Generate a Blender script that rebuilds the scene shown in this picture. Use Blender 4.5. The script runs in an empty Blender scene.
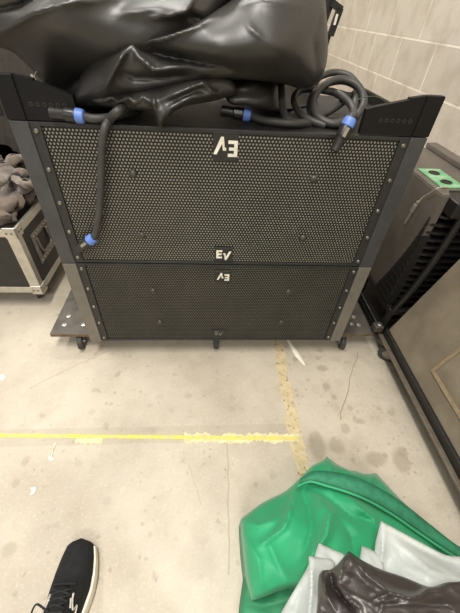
import bpy, bmesh, math, random
import numpy as np
from mathutils import Vector, Matrix
from mathutils import noise
from mathutils.geometry import delaunay_2d_cdt
random.seed(7)
scn = bpy.context.scene
COL = scn.collection
PI = math.pi

# ------------------------------------------------------------------ camera
F = 321.12
CAM_H = 1.135
CP = Vector((0, 0, CAM_H))
RT = Vector((0.99762085, -0.04690481, 0.05052305))
UP = Vector((-0.00472119, 0.68465768, 0.72884948))
FW = Vector((0.06877754, 0.72735397, -0.68280733))
cd = bpy.data.cameras.new('camera'); cam = bpy.data.objects.new('camera', cd); COL.objects.link(cam)
cd.sensor_fit = 'HORIZONTAL'; cd.sensor_width = 36; cd.lens = F * 36 / 460; cd.clip_start = 0.01
Mx = Matrix((RT, UP, -FW)).transposed().to_4x4(); Mx.translation = CP
cam.matrix_world = Mx
scn.camera = cam

def at(u, v, ax, val):
    """point on the plane axis = val that the photograph shows at (u, v)"""
    d = FW + RT * ((u - 230) / F) + UP * ((306.5 - v) / F)
    return CP + d * ((val - CP[ax]) / d[ax])
def atY(u, v, y): return at(u, v, 1, y)
def atZ(u, v, z): return at(u, v, 2, z)
def atX(u, v, x): return at(u, v, 0, x)

# ------------------------------------------------------------------ materials
def lin(c):
    return tuple(((x / 255) / 12.92 if x / 255 <= .04045 else ((x / 255 + .055) / 1.055) ** 2.4) for x in c) + (1,)
class NT:
    def __init__(s, name):
        s.m = bpy.data.materials.new(name); s.m.use_nodes = True
        s.t = s.m.node_tree; s.t.nodes.clear()
        s.out = s.n('ShaderNodeOutputMaterial'); s.b = s.n('ShaderNodeBsdfPrincipled')
        s.l(s.b.outputs[0], s.out.inputs[0])
    def n(s, t, **k):
        x = s.t.nodes.new(t)
        for a, b in k.items(): setattr(x, a, b)
        return x
    def l(s, a, b): s.t.links.new(a, b)
    def math(s, op, a, b=None, c=None, clamp=False):
        x = s.n('ShaderNodeMath', operation=op, use_clamp=clamp)
        for i, q in enumerate((a, b, c)):
            if q is None: continue
            if isinstance(q, (int, float)): x.inputs[i].default_value = q
            else: s.l(q, x.inputs[i])
        return x.outputs[0]
    def mix(s, f, a, b):
        x = s.n('ShaderNodeMix', data_type='RGBA')
        for i, q in ((0, f), (6, a), (7, b)):
            if isinstance(q, (int, float, tuple)): x.inputs[i].default_value = q
            else: s.l(q, x.inputs[i])
        return x.outputs[2]
    def noise(s, vec, scale, detail=4, rough=.55):
        x = s.n('ShaderNodeTexNoise'); x.inputs['Scale'].default_value = scale
        x.inputs['Detail'].default_value = detail; x.inputs['Roughness'].default_value = rough
        s.l(vec, x.inputs['Vector']); return x.outputs[0]
    def ramp(s, v, lo, hi):
        x = s.n('ShaderNodeMapRange', interpolation_type='SMOOTHSTEP'); s.l(v, x.inputs[0])
        x.inputs[1].default_value = lo; x.inputs[2].default_value = hi
        return x.outputs[0]
    def bump(s, h, strength, dist=.002):
        x = s.n('ShaderNodeBump'); x.inputs['Strength'].default_value = strength; x.inputs['Distance'].default_value = dist
        s.l(h, x.inputs['Height']); s.l(x.outputs[0], s.b.inputs['Normal'])
def mat(name, c, rough=.5, metal=0, var=.12, scale=40, bump=0, bscale=200, spec=.5, c2=None, wear=None, **kw):
    t = NT(name); co = t.n('ShaderNodeTexCoord').outputs['Object']
    n = t.noise(co, scale)
    c = lin(c); c2 = lin(c2) if c2 else tuple(x * (1 - var * 2) for x in c[:3]) + (1,)
    col = t.mix(t.ramp(n, .35, .7), c, c2)
    if wear:
        w = t.math('MULTIPLY', t.ramp(t.noise(co, wear[1], 6, .7), wear[2], wear[2] + .05), 1)
        col = t.mix(w, col, lin(wear[0]))
    t.l(col, t.b.inputs['Base Color'])
    r = t.math('MULTIPLY_ADD', n, .15, rough - .07); t.l(r, t.b.inputs['Roughness'])
    t.b.inputs['Metallic'].default_value = metal
    t.b.inputs['Specular IOR Level'].default_value = spec
    for k, v in kw.items(): t.b.inputs[k.replace('_', ' ')].default_value = v
    if bump: t.bump(t.noise(co, bscale, 3), bump)
    return t.m

M = {}
M['cab'] = mat('black_textured_paint', (24, 23, 22), .55, bump=.3, bscale=400)
M['post'] = mat('grey_steel_post', (74, 74, 75), .42, .25, .1, 15, bump=.15, bscale=300, wear=((150, 146, 138), 55, .74))
M['flange'] = mat('black_flange', (44, 43, 42), .5, bump=.2)
M['grille'] = mat('grille_steel', (37, 36, 33), .42, .3, .15, 12)
M['foam'] = mat('grille_foam', (184, 180, 162), .9, 0, .06, 9, spec=.1)
M['foamdusty'] = mat('dusty_grille_foam', (148, 142, 127), .9, 0, .1, 9, spec=.1)  # grille backing of the lower box, darker than the upper foam
M['screw'] = mat('zinc_screw', (150, 146, 136), .35, .8)
M['blackscrew'] = mat('grey_rivet', (82, 80, 74), .45, .4)
M['badge'] = mat('badge_black', (40, 39, 37), .5)
M['letter'] = mat('badge_letters', (240, 236, 222), .5)
M['letterworn'] = mat('worn_letters', (120, 116, 106), .6)
M['bracket'] = mat('bracket_black', (19, 18, 18), .55, 0, .1, 20, bump=.2, spec=.25, wear=((150, 140, 120), 70, .75))
M['slot'] = mat('slot_rim', (52, 50, 45), .5, .3)
M['vinyl'] = mat('black_vinyl', (43, 41, 38), .44, 0, .1, 6, bump=.12, bscale=90, spec=.75)
M['postlow'] = mat('grey_brown_post', (122, 117, 108), .4, .25, .1, 15, bump=.15, bscale=300)  # corner posts of the lower box, lighter and browner than the upper ones
M['lip'] = mat('rail_lip', (112, 102, 88), .45, .3)
M['darkcab'] = mat('dark_cabinet', (62, 57, 51), .75, bump=.3, bscale=250)
M['cast'] = mat('cast_block', (88, 84, 78), .5, .4)
M['cable'] = mat('cable_rubber', (62, 61, 58), .5, 0, .1, 30)
M['conn'] = mat('connector_black', (42, 40, 38), .38)
M['blue'] = mat('connector_blue', (98, 132, 208), .42, 0, .05)
M['connmetal'] = mat('connector_metal', (150, 144, 130), .45, .3)
M['board'] = mat('dolly_plywood_black', (94, 89, 82), .6, 0, .2, 18, bump=.3, wear=((130, 120, 104), 40, .72))
M['ply'] = mat('plywood_edge', (112, 96, 76), .7, 0, .2, 60)
M['rubber'] = mat('wheel_rubber', (58, 56, 54), .6)
M['zinc'] = mat('caster_zinc', (140, 136, 128), .35, .8)
M['alu'] = mat('aluminium_trim', (206, 202, 192), .32, .75, .08, 25)
M['laminate'] = mat('case_laminate', (40, 38, 36), .45, 0, .1, 20, bump=.2)
M['velvet'] = mat('grey_drape', (116, 103, 91), .9, 0, .2, 14, bump=.5, bscale=160, spec=.2, Sheen_Weight=.4)
M['greycab'] = mat('grey_carpet_cabinet', (98, 91, 82), .65, 0, .14, 7, bump=.35, bscale=260, c2=(84, 77, 69))
M['bincover'] = mat('taupe_case_face', (132, 121, 103), .6, 0, .14, 6, bump=.2, bscale=300, c2=(110, 100, 84))
M['trim'] = mat('panel_trim', (158, 140, 112), .5, .2)
M['rail'] = mat('rail_black', (40, 38, 36), .4, .2, .1, 20)
M['fin'] = mat('heat_sink_black', (34, 32, 31), .4, .2)
M['pcb'] = mat('green_plate', (88, 158, 110), .4, 0, .2, 30, c2=(150, 186, 150))
M['wire'] = mat('lanyard_wire', (206, 198, 178), .4, .3)
M['green'] = mat('green_nylon', (38, 158, 106), .6, 0, .1, 5, bump=.15, bscale=160, c2=(30, 146, 96), Sheen_Weight=.15)
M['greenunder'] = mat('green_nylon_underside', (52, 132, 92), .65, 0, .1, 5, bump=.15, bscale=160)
M['greenstrap'] = mat('green_webbing', (46, 128, 94), .75, 0, .12, 60, bump=.5, bscale=500)
M['poly'] = mat('white_poly', (190, 197, 193), .4, 0, .04, 8, bump=.15, bscale=60, Transmission_Weight=.08)
M['blackbag'] = mat('black_poly', (62, 57, 55), .36, 0, .1, 8, bump=.5, bscale=38, spec=.7)
M['shoe'] = mat('shoe_knit', (38, 38, 39), .8, 0, .12, 80, bump=.5, bscale=700, spec=.2)
M['sole'] = mat('shoe_sole', (232, 226, 212), .55, 0, .05)
M['lace'] = mat('shoe_lace', (30, 30, 31), .8)
M['logo'] = mat('shoe_stripe', (206, 200, 188), .6)
M['paper'] = mat('paper_bit', (238, 234, 220), .8, 0, .05)
M['yellow'] = mat('yellow_tape', (214, 206, 84), .6, 0, .1, 25, c2=(212, 198, 118), wear=((196, 182, 144), 60, .56))
M['tan'] = mat('tape_residue', (206, 190, 152), .8, 0, .15, 30, c2=(188, 172, 138), wear=((138, 120, 94), 55, .56))
M['cream'] = mat('tape_backing', (220, 212, 170), .7, 0, .1, 30)
M['lamp_white'] = mat('lamp_housing', (225, 225, 222), .5)
M['label'] = mat('white_tag', (230, 226, 212), .6)

def floor_mat():
    t = NT('concrete_floor'); co = t.n('ShaderNodeTexCoord').outputs['Object']
    big = t.noise(co, 2.2, 5, .6); mid = t.noise(co, 11, 6, .6); fine = t.noise(co, 120, 4, .6)
    col = t.mix(t.ramp(big, .35, .68), lin((196, 187, 170)), lin((172, 162, 145)))
    col = t.mix(t.math('MULTIPLY', t.ramp(mid, .45, .8), .35), col, lin((160, 147, 126)))
    col = t.mix(t.math('MULTIPLY', t.ramp(fine, .5, .75), .3), col, lin((222, 215, 200)))
    sep = t.n('ShaderNodeSeparateXYZ'); t.l(co, sep.inputs[0])
    # drip spots: round-ish, edges wobbled by noise, thicker on the right of the tan strip
    nz = t.n('ShaderNodeTexNoise'); nz.inputs['Scale'].default_value = 38; t.l(co, nz.inputs['Vector'])
    vm = t.n('ShaderNodeVectorMath', operation='MULTIPLY_ADD'); t.l(nz.outputs['Color'], vm.inputs[0])
    vm.inputs[1].default_value = (.022, .022, 0); t.l(co, vm.inputs[2])
    clus = t.ramp(t.noise(co, 3.4, 3), .4, .62)
    for sc, rad, keep in ((17, .2, .8), (40, .22, .8)):
        v = t.n('ShaderNodeTexVoronoi', voronoi_dimensions='2D'); v.inputs['Scale'].default_value = sc
        t.l(vm.outputs[0], v.inputs['Vector'])
        s2 = t.n('ShaderNodeSeparateColor'); t.l(v.outputs['Color'], s2.inputs[0])
        right = t.math('MULTIPLY', t.ramp(sep.outputs[0], .22, .42), .14)
        thr = t.math('SUBTRACT', keep, right)
        pick = t.math('GREATER_THAN', s2.outputs[0], thr)
        r = t.math('MULTIPLY', s2.outputs[1], rad)
        d = t.math('SUBTRACT', t.math('ADD', r, .12), v.outputs['Distance'])
        m = t.math('MULTIPLY', t.math('MULTIPLY', t.math('MULTIPLY', t.ramp(d, 0, .16), pick), t.math('MULTIPLY_ADD', clus, .7, .3)), .4)
        col = t.mix(m, col, lin((132, 119, 98)))
    # individual stains: centre, radius, strength
    mott = t.math('MULTIPLY_ADD', t.noise(co, 26, 5, .65), .05, -.025)
    for u, v_, rx, ry, k in ((317, 447, .034, .06, .5), (322, 368, .028, .02, .45), (318, 358, .012, .012, .4), (326, 386, .016, .022, .42), (334, 397, .012, .014, .4), (337, 446, .03, .035, .4), (376, 459, .042, .028, .5), (401, 461, .032, .045, .5), (350, 408, .014, .014, .35), (361, 421, .016, .014, .4), (391, 413, .016, .012, .35), (345, 428, .02, .02, .4), (403, 452, .022, .02, .4), (308, 380, .011, .011, .35),
                          (26, 461, .014, .02, .3), (10, 549, .018, .02, .3), (150, 405, .014, .01, .25), (95, 390, .016, .012, .25), (56, 525, .014, .012, .2), (188, 396, .015, .012, .25), (196, 560, .06, .05, .16), (200, 530, .03, .04, .16), (150, 430, .04, .012, .15)):
        p = atZ(u, v_, 0)
        dx = t.math('MULTIPLY', t.math('SUBTRACT', sep.outputs[0], p.x), 1 / rx); dy = t.math('MULTIPLY', t.math('SUBTRACT', sep.outputs[1], p.y), 1 / ry)
        dd = t.math('SQRT', t.math('ADD', t.math('MULTIPLY', dx, dx), t.math('MULTIPLY', dy, dy)))
        dd = t.math('ADD', dd, t.math('MULTIPLY', mott, 1.0 / max(rx, .02) * .7))
        m = t.math('MULTIPLY', t.math('SUBTRACT', 1, t.ramp(dd, .55, 1.2)), k)
        col = t.mix(m, col, lin((134, 122, 103)))
    # larger damp-looking blotches on the right
    bl = t.math('MULTIPLY', t.ramp(t.noise(co, 6.5, 6, .65), .52, .66), t.ramp(sep.outputs[0], .28, .45))
    col = t.mix(t.math('MULTIPLY', bl, .2), col, lin((132, 120, 102)))
    # hairline scratches
    def seg(a, b, w, c, k):
        nonlocal col
        a = Vector((a[0], a[1], 0)); b = Vector((b[0], b[1], 0)); d = b - a; L = d.length; d /= L
        def dot(vx, vy, off):
            return t.math('ADD', t.math('MULTIPLY_ADD', sep.outputs[0], vx, off), t.math('MULTIPLY', sep.outputs[1], vy))
        along = dot(d.x, d.y, -(a.x * d.x + a.y * d.y)); across = dot(-d.y, d.x, a.x * d.y - a.y * d.x)
        wob = t.math('MULTIPLY_ADD', t.noise(co, 9, 2), .03, -.015)
        ac = t.math('ABSOLUTE', t.math('ADD', across, wob))
        m = t.math('LESS_THAN', ac, w)
        m = t.math('MULTIPLY', m, t.math('GREATER_THAN', along, 0)); m = t.math('MULTIPLY', m, t.math('LESS_THAN', along, L))
        m = t.math('MULTIPLY', m, k); col = t.mix(m, col, lin(c))
    P = lambda u, v: tuple(atZ(u, v, 0)[:2])
    seg(P(358, 352), P(340, 420), .0018, (140, 112, 72), .7)
    seg(P(227, 440), P(229, 575), .0022, (150, 136, 112), .5)
    seg(P(30, 388), P(112, 348), .0016, (130, 116, 92), .5)
    seg(P(190, 465), P(200, 505), .0015, (150, 136, 114), .4)
    # faint darker band either side of the yellow line, left by wider old tape
    y0 = atZ(0, 437, 0).y
    band = t.math('LESS_THAN', t.math('ABSOLUTE', t.math('SUBTRACT', sep.outputs[1], y0 - .004)), .031)
    band = t.math('MULTIPLY', band, t.math('LESS_THAN', sep.outputs[0], atZ(298, 438, 0).x))
    col = t.mix(t.math('MULTIPLY', band, .2), col, lin((140, 128, 108)))
    t.l(col, t.b.inputs['Base Color'])
    t.l(t.math('MULTIPLY_ADD', mid, .3, .38), t.b.inputs['Roughness'])
    t.bump(fine, .25, .001)
    return t.m
def wall_mat(name='block_wall', mp=None):
    t = NT(name); co = t.n('ShaderNodeTexCoord').outputs['Object']
    sep = t.n('ShaderNodeSeparateXYZ'); t.l(co, sep.inputs[0])
    cb = t.n('ShaderNodeCombineXYZ')
    t.l(sep.outputs[mp], cb.inputs[0]); t.l(t.math('ADD', sep.outputs[2], -.0265 + .2035 * 10 - 1.0175 - 0.0055), cb.inputs[1])
    if mp == 1: t.l(t.math('ADD', sep.outputs[1], -2.0367 + 4.06), cb.inputs[0])
    br = t.n('ShaderNodeTexBrick', offset=.5, squash=1.0); t.l(cb.outputs[0], br.inputs['Vector'])
    br.inputs['Scale'].default_value = 1; br.inputs['Brick Width'].default_value = .406; br.inputs['Row Height'].default_value = .2035
    br.inputs['Mortar Size'].default_value = .0055; br.inputs['Mortar Smooth'].default_value = .3
    br.inputs['Color1'].default_value = lin((204, 196, 182)); br.inputs['Color2'].default_value = lin((193, 184, 170))
    br.inputs['Mortar'].default_value = lin((232, 224, 208))
    n1 = t.noise(co, 7, 5); n2 = t.noise(co, 150, 4, .7)
    col = t.mix(t.math('MULTIPLY', t.ramp(n1, .4, .7), .5), br.outputs[0], lin((166, 153, 134)))
    col = t.mix(t.math('MULTIPLY', t.ramp(n2, .5, .75), .3), col, lin((150, 138, 120)))
    t.l(col, t.b.inputs['Base Color']); t.b.inputs['Roughness'].default_value = .75
    h = t.math('ADD', t.math('MULTIPLY', br.outputs['Fac'], -.6), t.math('MULTIPLY', n2, .5)); t.bump(h, .5, .004)
    return t.m

# ------------------------------------------------------------------ mesh helpers
def link(name, bm, m, parent=None, smooth=False, auto=None):
    me = bpy.data.meshes.new(name)
    bmesh.ops.recalc_face_normals(bm, faces=bm.faces)
    bm.to_mesh(me); bm.free()
    for mm in (m if isinstance(m, (list, tuple)) else [m]): me.materials.append(mm)
    if smooth: me.polygons.foreach_set('use_smooth', [True] * len(me.polygons))
    o = bpy.data.objects.new(name, me); COL.objects.link(o)
    if auto and smooth:
        try: me.set_sharp_from_angle(angle=math.radians(auto))
        except Exception: pass
    if parent:
        o.parent = parent
        w = Matrix.Translation(parent.get('_base', (0, 0, 0)))
        o.matrix_parent_inverse = w.inverted()
        if '_base' not in o: o['_base'] = tuple(parent.get('_base', (0, 0, 0)))
        # child's own matrix stays identity in world space
        o.matrix_parent_inverse = w.inverted()
    return o
def thing(name, label, cat, loc=(0, 0, 0), group=None):
    o = bpy.data.objects.new(name, None); COL.objects.link(o); o.location = loc; o.empty_display_size = .05
    o['_base'] = tuple(loc); o['label'] = label; o['category'] = cat
    if group: o['group'] = group
    return o
def part(name, bm, m, parent, **k):
    """mesh given in world space; parent may be a thing or a part of a thing"""
    o = link(name, bm, m, None, k.get('smooth', False), k.get('auto'))
    o.parent = parent
    base = Vector(parent.get('_base', (0, 0, 0))) if parent.parent is None else Vector((0, 0, 0))
    o.matrix_parent_inverse = Matrix.Translation(-base)
    if k.get('label'): o['label'] = k['label']
    return o
def tag(o, label, cat, group=None, kind=None):
    o['label'] = label; o['category'] = cat
    if group: o['group'] = group
    if kind: o['kind'] = kind
    return o
def struct(o): o['kind'] = 'structure'; return o
def B(): return bmesh.new()
def box(bm, lo, hi, bev=0, seg=2, Mt=None):
    r = bmesh.ops.create_cube(bm, size=1)
    vs = r['verts']
    for v in vs:
        v.co = Vector([(lo[i] + hi[i]) / 2 + v.co[i] * (hi[i] - lo[i]) for i in range(3)])
    if bev:
        es = list({e for v in vs for e in v.link_edges})
        q = bmesh.ops.bevel(bm, geom=es, offset=bev, segments=seg, affect='EDGES', profile=.5)
        vs = list({v for f in q['faces'] for v in f.verts} | {v for v in vs if v.is_valid})
    if Mt is not None:
        for v in vs: v.co = Mt @ v.co
    return bm
def frame(d):
    d = d.normalized(); a = Vector((0, 0, 1)) if abs(d.z) < .9 else Vector((1, 0, 0))
    x = d.cross(a).normalized(); return x, d.cross(x).normalized()
def cyl(bm, p0, p1, r0, r1=None, seg=16, cap=True):
    p0 = Vector(p0); p1 = Vector(p1); r1 = r0 if r1 is None else r1
    x, y = frame(p1 - p0)
    A = [bm.verts.new(p0 + (x * math.cos(2 * PI * i / seg) + y * math.sin(2 * PI * i / seg)) * r0) for i in range(seg)]
    Bv = [bm.verts.new(p1 + (x * math.cos(2 * PI * i / seg) + y * math.sin(2 * PI * i / seg)) * r1) for i in range(seg)]
    for i in range(seg): bm.faces.new((A[i], A[(i + 1) % seg], Bv[(i + 1) % seg], Bv[i]))
    if cap: bm.faces.new(A[::-1]); bm.faces.new(Bv)
    return bm
def lathe(bm, p, axis, prof, seg=16):
    """prof: (distance along axis, radius)"""
    p = Vector(p); axis = Vector(axis).normalized(); x, y = frame(axis); prev = None
    for k, (d, r) in enumerate(prof):
        ring = [bm.verts.new(p + axis * d + (x * math.cos(2 * PI * i / seg) + y * math.sin(2 * PI * i / seg)) * max(r, 1e-5)) for i in range(seg)]
        if prev:
            for i in range(seg): bm.faces.new((prev[i], prev[(i + 1) % seg], ring[(i + 1) % seg], ring[i]))
        else: bm.faces.new(ring[::-1])
        prev = ring
    bm.faces.new(prev); return bm
def spline(pts, n=8):
    pts = [Vector(p) for p in pts]; out = []
    P = [pts[0] * 2 - pts[1]] + pts + [pts[-1] * 2 - pts[-2]]
    for i in range(1, len(P) - 2):
        a, b, c, d = P[i - 1:i + 3]
        for k in range(n):
            t = k / n
            out.append(.5 * ((2 * b) + (c - a) * t + (2 * a - 5 * b + 4 * c - d) * t * t + (3 * b - a - 3 * c + d) * t ** 3))
    out.append(pts[-1]); return out
def tube(bm, pts, r, seg=12, n=8, squash=None):
    pts = spline(pts, n) if n else [Vector(p) for p in pts]
    rs = r if callable(r) else (lambda t: r)
    prev = None; x = None
    for k, p in enumerate(pts):
        d = (pts[min(k + 1, len(pts) - 1)] - pts[max(k - 1, 0)]).normalized()
        if x is None: x, _ = frame(d)
        x = (x - d * x.dot(d)).normalized(); y = d.cross(x)
        R = rs(k / (len(pts) - 1)); sq = squash or 1
        ring = [bm.verts.new(p + x * math.cos(2 * PI * i / seg) * R + y * math.sin(2 * PI * i / seg) * R * sq) for i in range(seg)]
        if prev:
            for i in range(seg): bm.faces.new((prev[i], prev[(i + 1) % seg], ring[(i + 1) % seg], ring[i]))
        else: bm.faces.new(ring[::-1])
        prev = ring
    bm.faces.new(prev); return bm
def prism(bm, poly, o, ex, ey, ez, depth):
    """polygon in the (ex, ey) plane at o, thickness depth along ez"""
    o = Vector(o); ex = Vector(ex); ey = Vector(ey); ez = Vector(ez)
    A = [bm.verts.new(o + ex * a + ey * b) for a, b in poly]
    Bv = [bm.verts.new(v.co + ez * depth) for v in A]; n = len(poly)
    bm.faces.new(A[::-1]); bm.faces.new(Bv)
    for i in range(n): bm.faces.new((A[i], A[(i + 1) % n], Bv[(i + 1) % n], Bv[i]))
    return bm

# folded cloth, film and vinyl -----------------------------------------------------------
def seg_dist(P, a, b):
    a = np.array(a, float); b = np.array(b, float); d = b - a; L = max((d * d).sum(), 1e-9)
    t = np.clip(((P - a) @ d) / L, 0, 1)
    q = a + t[:, None] * d; return np.hypot(*(P - q).T), t
def poly_dist(P, poly):
    D = np.full(len(P), 1e9)
    for i in range(len(poly)): D = np.minimum(D, seg_dist(P, poly[i], poly[(i + 1) % len(poly)])[0])
    return D
def inside(P, poly):
    x, y = P.T; c = np.zeros(len(P), bool); j = len(poly) - 1
    for i in range(len(poly)):
        xi, yi = poly[i]; xj, yj = poly[j]
        c ^= ((yi > y) != (yj > y)) & (x < (xj - xi) * (y - yi) / ((yj - yi) or 1e-9) + xi); j = i
    return c
def rbf(ctrl):
    C = np.array([c[:2] for c in ctrl], float) / 50; V = np.array([c[2] for c in ctrl], float); n = len(C)
    def ker(r): return np.where(r > 1e-9, r * r * np.log(r + 1e-12), 0)
    K = ker(np.hypot(C[:, None, 0] - C[None, :, 0], C[:, None, 1] - C[None, :, 1])) + np.eye(n) * 1e-3
    Pm = np.c_[np.ones(n), C]; A = np.block([[K, Pm], [Pm.T, np.zeros((3, 3))]])
    w = np.linalg.solve(A, np.r_[V, 0, 0, 0])
    def f(P):
        Q = P / 50; k = ker(np.hypot(Q[:, None, 0] - C[None, :, 0], Q[:, None, 1] - C[None, :, 1]))
        return k @ w[:n] + np.c_[np.ones(len(Q)), Q] @ w[n:]
    return f
def smooth_poly(poly, n=5): 
    out = []; N = len(poly); P = [Vector((p[0], p[1], 0)) for p in poly]; sharp = [len(p) > 2 for p in poly]
    for i in range(N):
        b, c = P[i], P[(i + 1) % N]
        a = P[i - 1] if not sharp[i] else b * 2 - c; d = P[(i + 2) % N] if not sharp[(i + 1) % N] else c * 2 - b
        for k in range(n):
            t = k / n
            q = .5 * ((2 * b) + (c - a) * t + (2 * a - 5 * b + 4 * c - d) * t * t + (3 * b - a - 3 * c + d) * t ** 3)
            out.append((q.x, q.y))
    return out
def cloth(bm, outline, ctrl, axis, ridges, back, step=3.0, puff=None, wr=None, rough=0):
    """A folded sheet as a closed body: front surface through the control depths with creases, a back surface, a rim between."""
    poly = smooth_poly(outline)
    xs = [p[0] for p in poly]; ys = [p[1] for p in poly]
    g = np.array([(x + (step / 2 if k % 2 else 0), y) for k, y in enumerate(np.arange(min(ys), max(ys), step * .87)) for x in np.arange(min(xs), max(xs), step)])
    pd = poly_dist(g, poly); g = g[inside(g, poly) & (pd > step * .6)]
    n = len(poly)
    pts = [Vector(p) for p in poly] + [Vector(p) for p in g]
    v2, e2, f2, ov, oe, of = delaunay_2d_cdt(pts, [], [list(range(n))], 1, 1e-4)
    P = np.array([(v.x, v.y) for v in v2])
    val = rbf(ctrl)(P); d = poly_dist(P, poly)
    s = -1 if axis == 1 else 1                     # towards the viewer: smaller Y, or larger Z
    if puff:
        w, a = puff; t = np.clip(d / w, 0, 1); val = val + s * a * np.sqrt(np.clip(1 - (1 - t) ** 2, 0, 1))
    edge = np.clip(d / 7, 0, 1)
    for pl, amp, w in ridges:
        best = np.full(len(P), 1e9); tt = np.zeros(len(P)); m = len(pl) - 1
        for i in range(m):
            dd, t = seg_dist(P, pl[i], pl[i + 1]); k = dd < best; best[k] = dd[k]; tt[k] = (i + t[k]) / m
        val += s * amp * np.exp(-best / w) * (np.clip(np.sin(PI * np.clip(tt * .9 + .05, 0, 1)), 0, 1) ** .6) * (.25 + .75 * edge)
    if wr:
        amp, sx, sy, an = wr; ca, sa = math.cos(an), math.sin(an)
        val += s * amp * edge * np.array([noise.ridged_multi_fractal(((x * ca + y * sa) / sx, (-x * sa + y * ca) / sy, 1.7), 1.0, 2.1, 3, .9, 1.6) - 1.0 for x, y in P])
    if rough:
        ph = P / 9.0
        val += s * rough * edge * (np.abs(np.sin(ph[:, 0] * 1.3 + 2 * np.sin(ph[:, 1] * .9))) * np.cos(ph[:, 1] * .8 + np.sin(ph[:, 0] * .7)))
    fr = [at(P[i, 0], P[i, 1], axis, val[i]) for i in range(len(P))]
    bk = [back(q) for q in fr]
    A = [bm.verts.new(q) for q in fr]; Z = [bm.verts.new(q) for q in bk]
    cnt = {}
    for f in f2:
        try: bm.faces.new([A[i] for i in f]); bm.faces.new([Z[i] for i in f][::-1])
        except ValueError: continue
        for i in range(len(f)):
            a, b = f[i], f[(i + 1) % len(f)]
            cnt[(a, b)] = 1
    for (a, b) in cnt:
        if (b, a) not in cnt: bm.faces.new((A[b], A[a], Z[a], Z[b]))
    return bm

# ================================================================== the setting
fl = B(); box(fl, (-3.5, -2.0, -.1), (1.3, 5.0, 0)); struct(link('floor', fl, floor_mat()))
WX = 1.15
wb = B(); box(wb, (WX, -2.0, -.1), (WX + .15, 5.0, 3.4)); struct(link('wall_right', wb, wall_mat('block_wall_right', 1)))
wb = B(); box(wb, (-3.5, 5.0, -.1), (WX + .15, 5.15, 3.4)); struct(link('wall_back', wb, wall_mat('block_wall_back', 0)))

# ================================================================== floor markings
def ragged(bm, a, b, half, z, gaps=0, jit=.25, step=.004, patchy=0):
    a = Vector(a); b = Vector(b); d = (b - a); L = d.length; d /= L; nrm = Vector((-d.y, d.x, 0)); n = int(L / step)
    prev = None
    for i in range(n + 1):
        p = a + d * (i * step)
        if prev is not None and random.random() < gaps: prev = None; continue
        k1 = max(0, noise.noise((p.x * 14, p.y * 14, 3))) * 2.2 if patchy else 0; k2 = max(0, noise.noise((p.x * 14, p.y * 14, 9))) * 2.2 if patchy else 0
        e1 = noise.noise((p.x * 70, p.y * 70, 1)) + .5 * random.uniform(-1, 1); e2 = noise.noise((p.x * 70, p.y * 70, 7)) + .5 * random.uniform(-1, 1)
        h1 = half * max(.1, 1 - patchy * min(k1, 1) + jit * e1); h2 = half * max(.1, 1 - patchy * min(k2, 1) + jit * e2)
        cur = [bm.verts.new((p.x + nrm.x * k, p.y + nrm.y * k, zz)) for k, zz in ((h1, 0.0003), (h1, z), (-h2, z), (-h2, .0003))]
        if prev:
            for j in range(4): bm.faces.new((prev[j], prev[(j + 1) % 4], cur[(j + 1) % 4], cur[j]))
        else: bm.faces.new(cur)
        prev = cur
    if prev: bm.faces.new(prev[::-1])
    return bm
yl = thing('floor_tape', 'yellow tape line running left to right across the concrete floor', 'tape', (atZ(150, 438, 0).x, atZ(150, 438, 0).y, 0))
pa = atZ(-700, 428.7, 0); pb = atZ(299, 438.5, 0)
bm = B(); ragged(bm, pa, pb, .0064, .0012, 0, .35); part('tape_strip', bm, M['yellow'], yl)
bm = B(); pc = atZ(62, 439.5, 0)
ragged(bm, atZ(184, 438.3, 0), pb, .018, .0008, 0, .4, .004, .55); part('torn_backing', bm, M['cream'], yl, label='cream torn tape backing')
bm = B(); ragged(bm, atZ(76, 440, 0), atZ(103, 439.5, 0), .014, .0008, 0, .5, .004, .8); part('torn_backing', bm, M['cream'], yl)
bm = B(); ragged(bm, atZ(276, 338, 0), atZ(312, 520, 0), .026, .0007, 0, .14, .005, .35)
tag(link('worn_tape', bm, M['tan']), 'worn tan strip of old tape residue running away under the loudspeakers', 'tape')

def scrap(name, pts, label, cat='scrap', z=.004, group=None):
    w = [atZ(u, v, .001) for u, v in pts]; c = sum(w, Vector()) / len(w)
    bm = B(); A = [bm.verts.new(p) for p in w]; t = bm.verts.new(c + Vector((0, 0, z))); n = len(A)
    Z = [bm.verts.new(p + Vector((0, 0, .0012))) for p in w]
    for i in range(n):
        bm.faces.new((A[i], A[(i + 1) % n], Z[(i + 1) % n], Z[i])); bm.faces.new((Z[i], Z[(i + 1) % n], t))
    bm.faces.new(A[::-1])
    tag(link(name, bm, M['paper']), label, cat, group)
scrap('paper_scrap', [(30, 488), (36, 487), (36, 490), (34, 494), (30, 495), (32, 491)], 'small torn white scrap on bare floor between the yellow tape and the shoe')
scrap('paper_scrap', [(49, 456), (51, 456), (54, 459), (53, 461), (49, 460)], 'white paint chip lying just below the yellow tape line')
scrap('paper_scrap', [(55, 443), (56.5, 443), (53.5, 450), (52, 456), (51, 455.5)], 'thin white sliver hanging down from the yellow tape line')
scrap('paper_scrap', [(0, 375), (4, 374.5), (6, 378), (3, 380.5), (-1, 380)], 'white paper scrap on bare floor at left edge between flight case and yellow tape')
scrap('tape_scrap', [(286, 339), (288, 339), (298, 352), (306, 366), (303.5, 365), (295, 356)], 'pointed white sliver of tape beside the worn tan strip')

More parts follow.
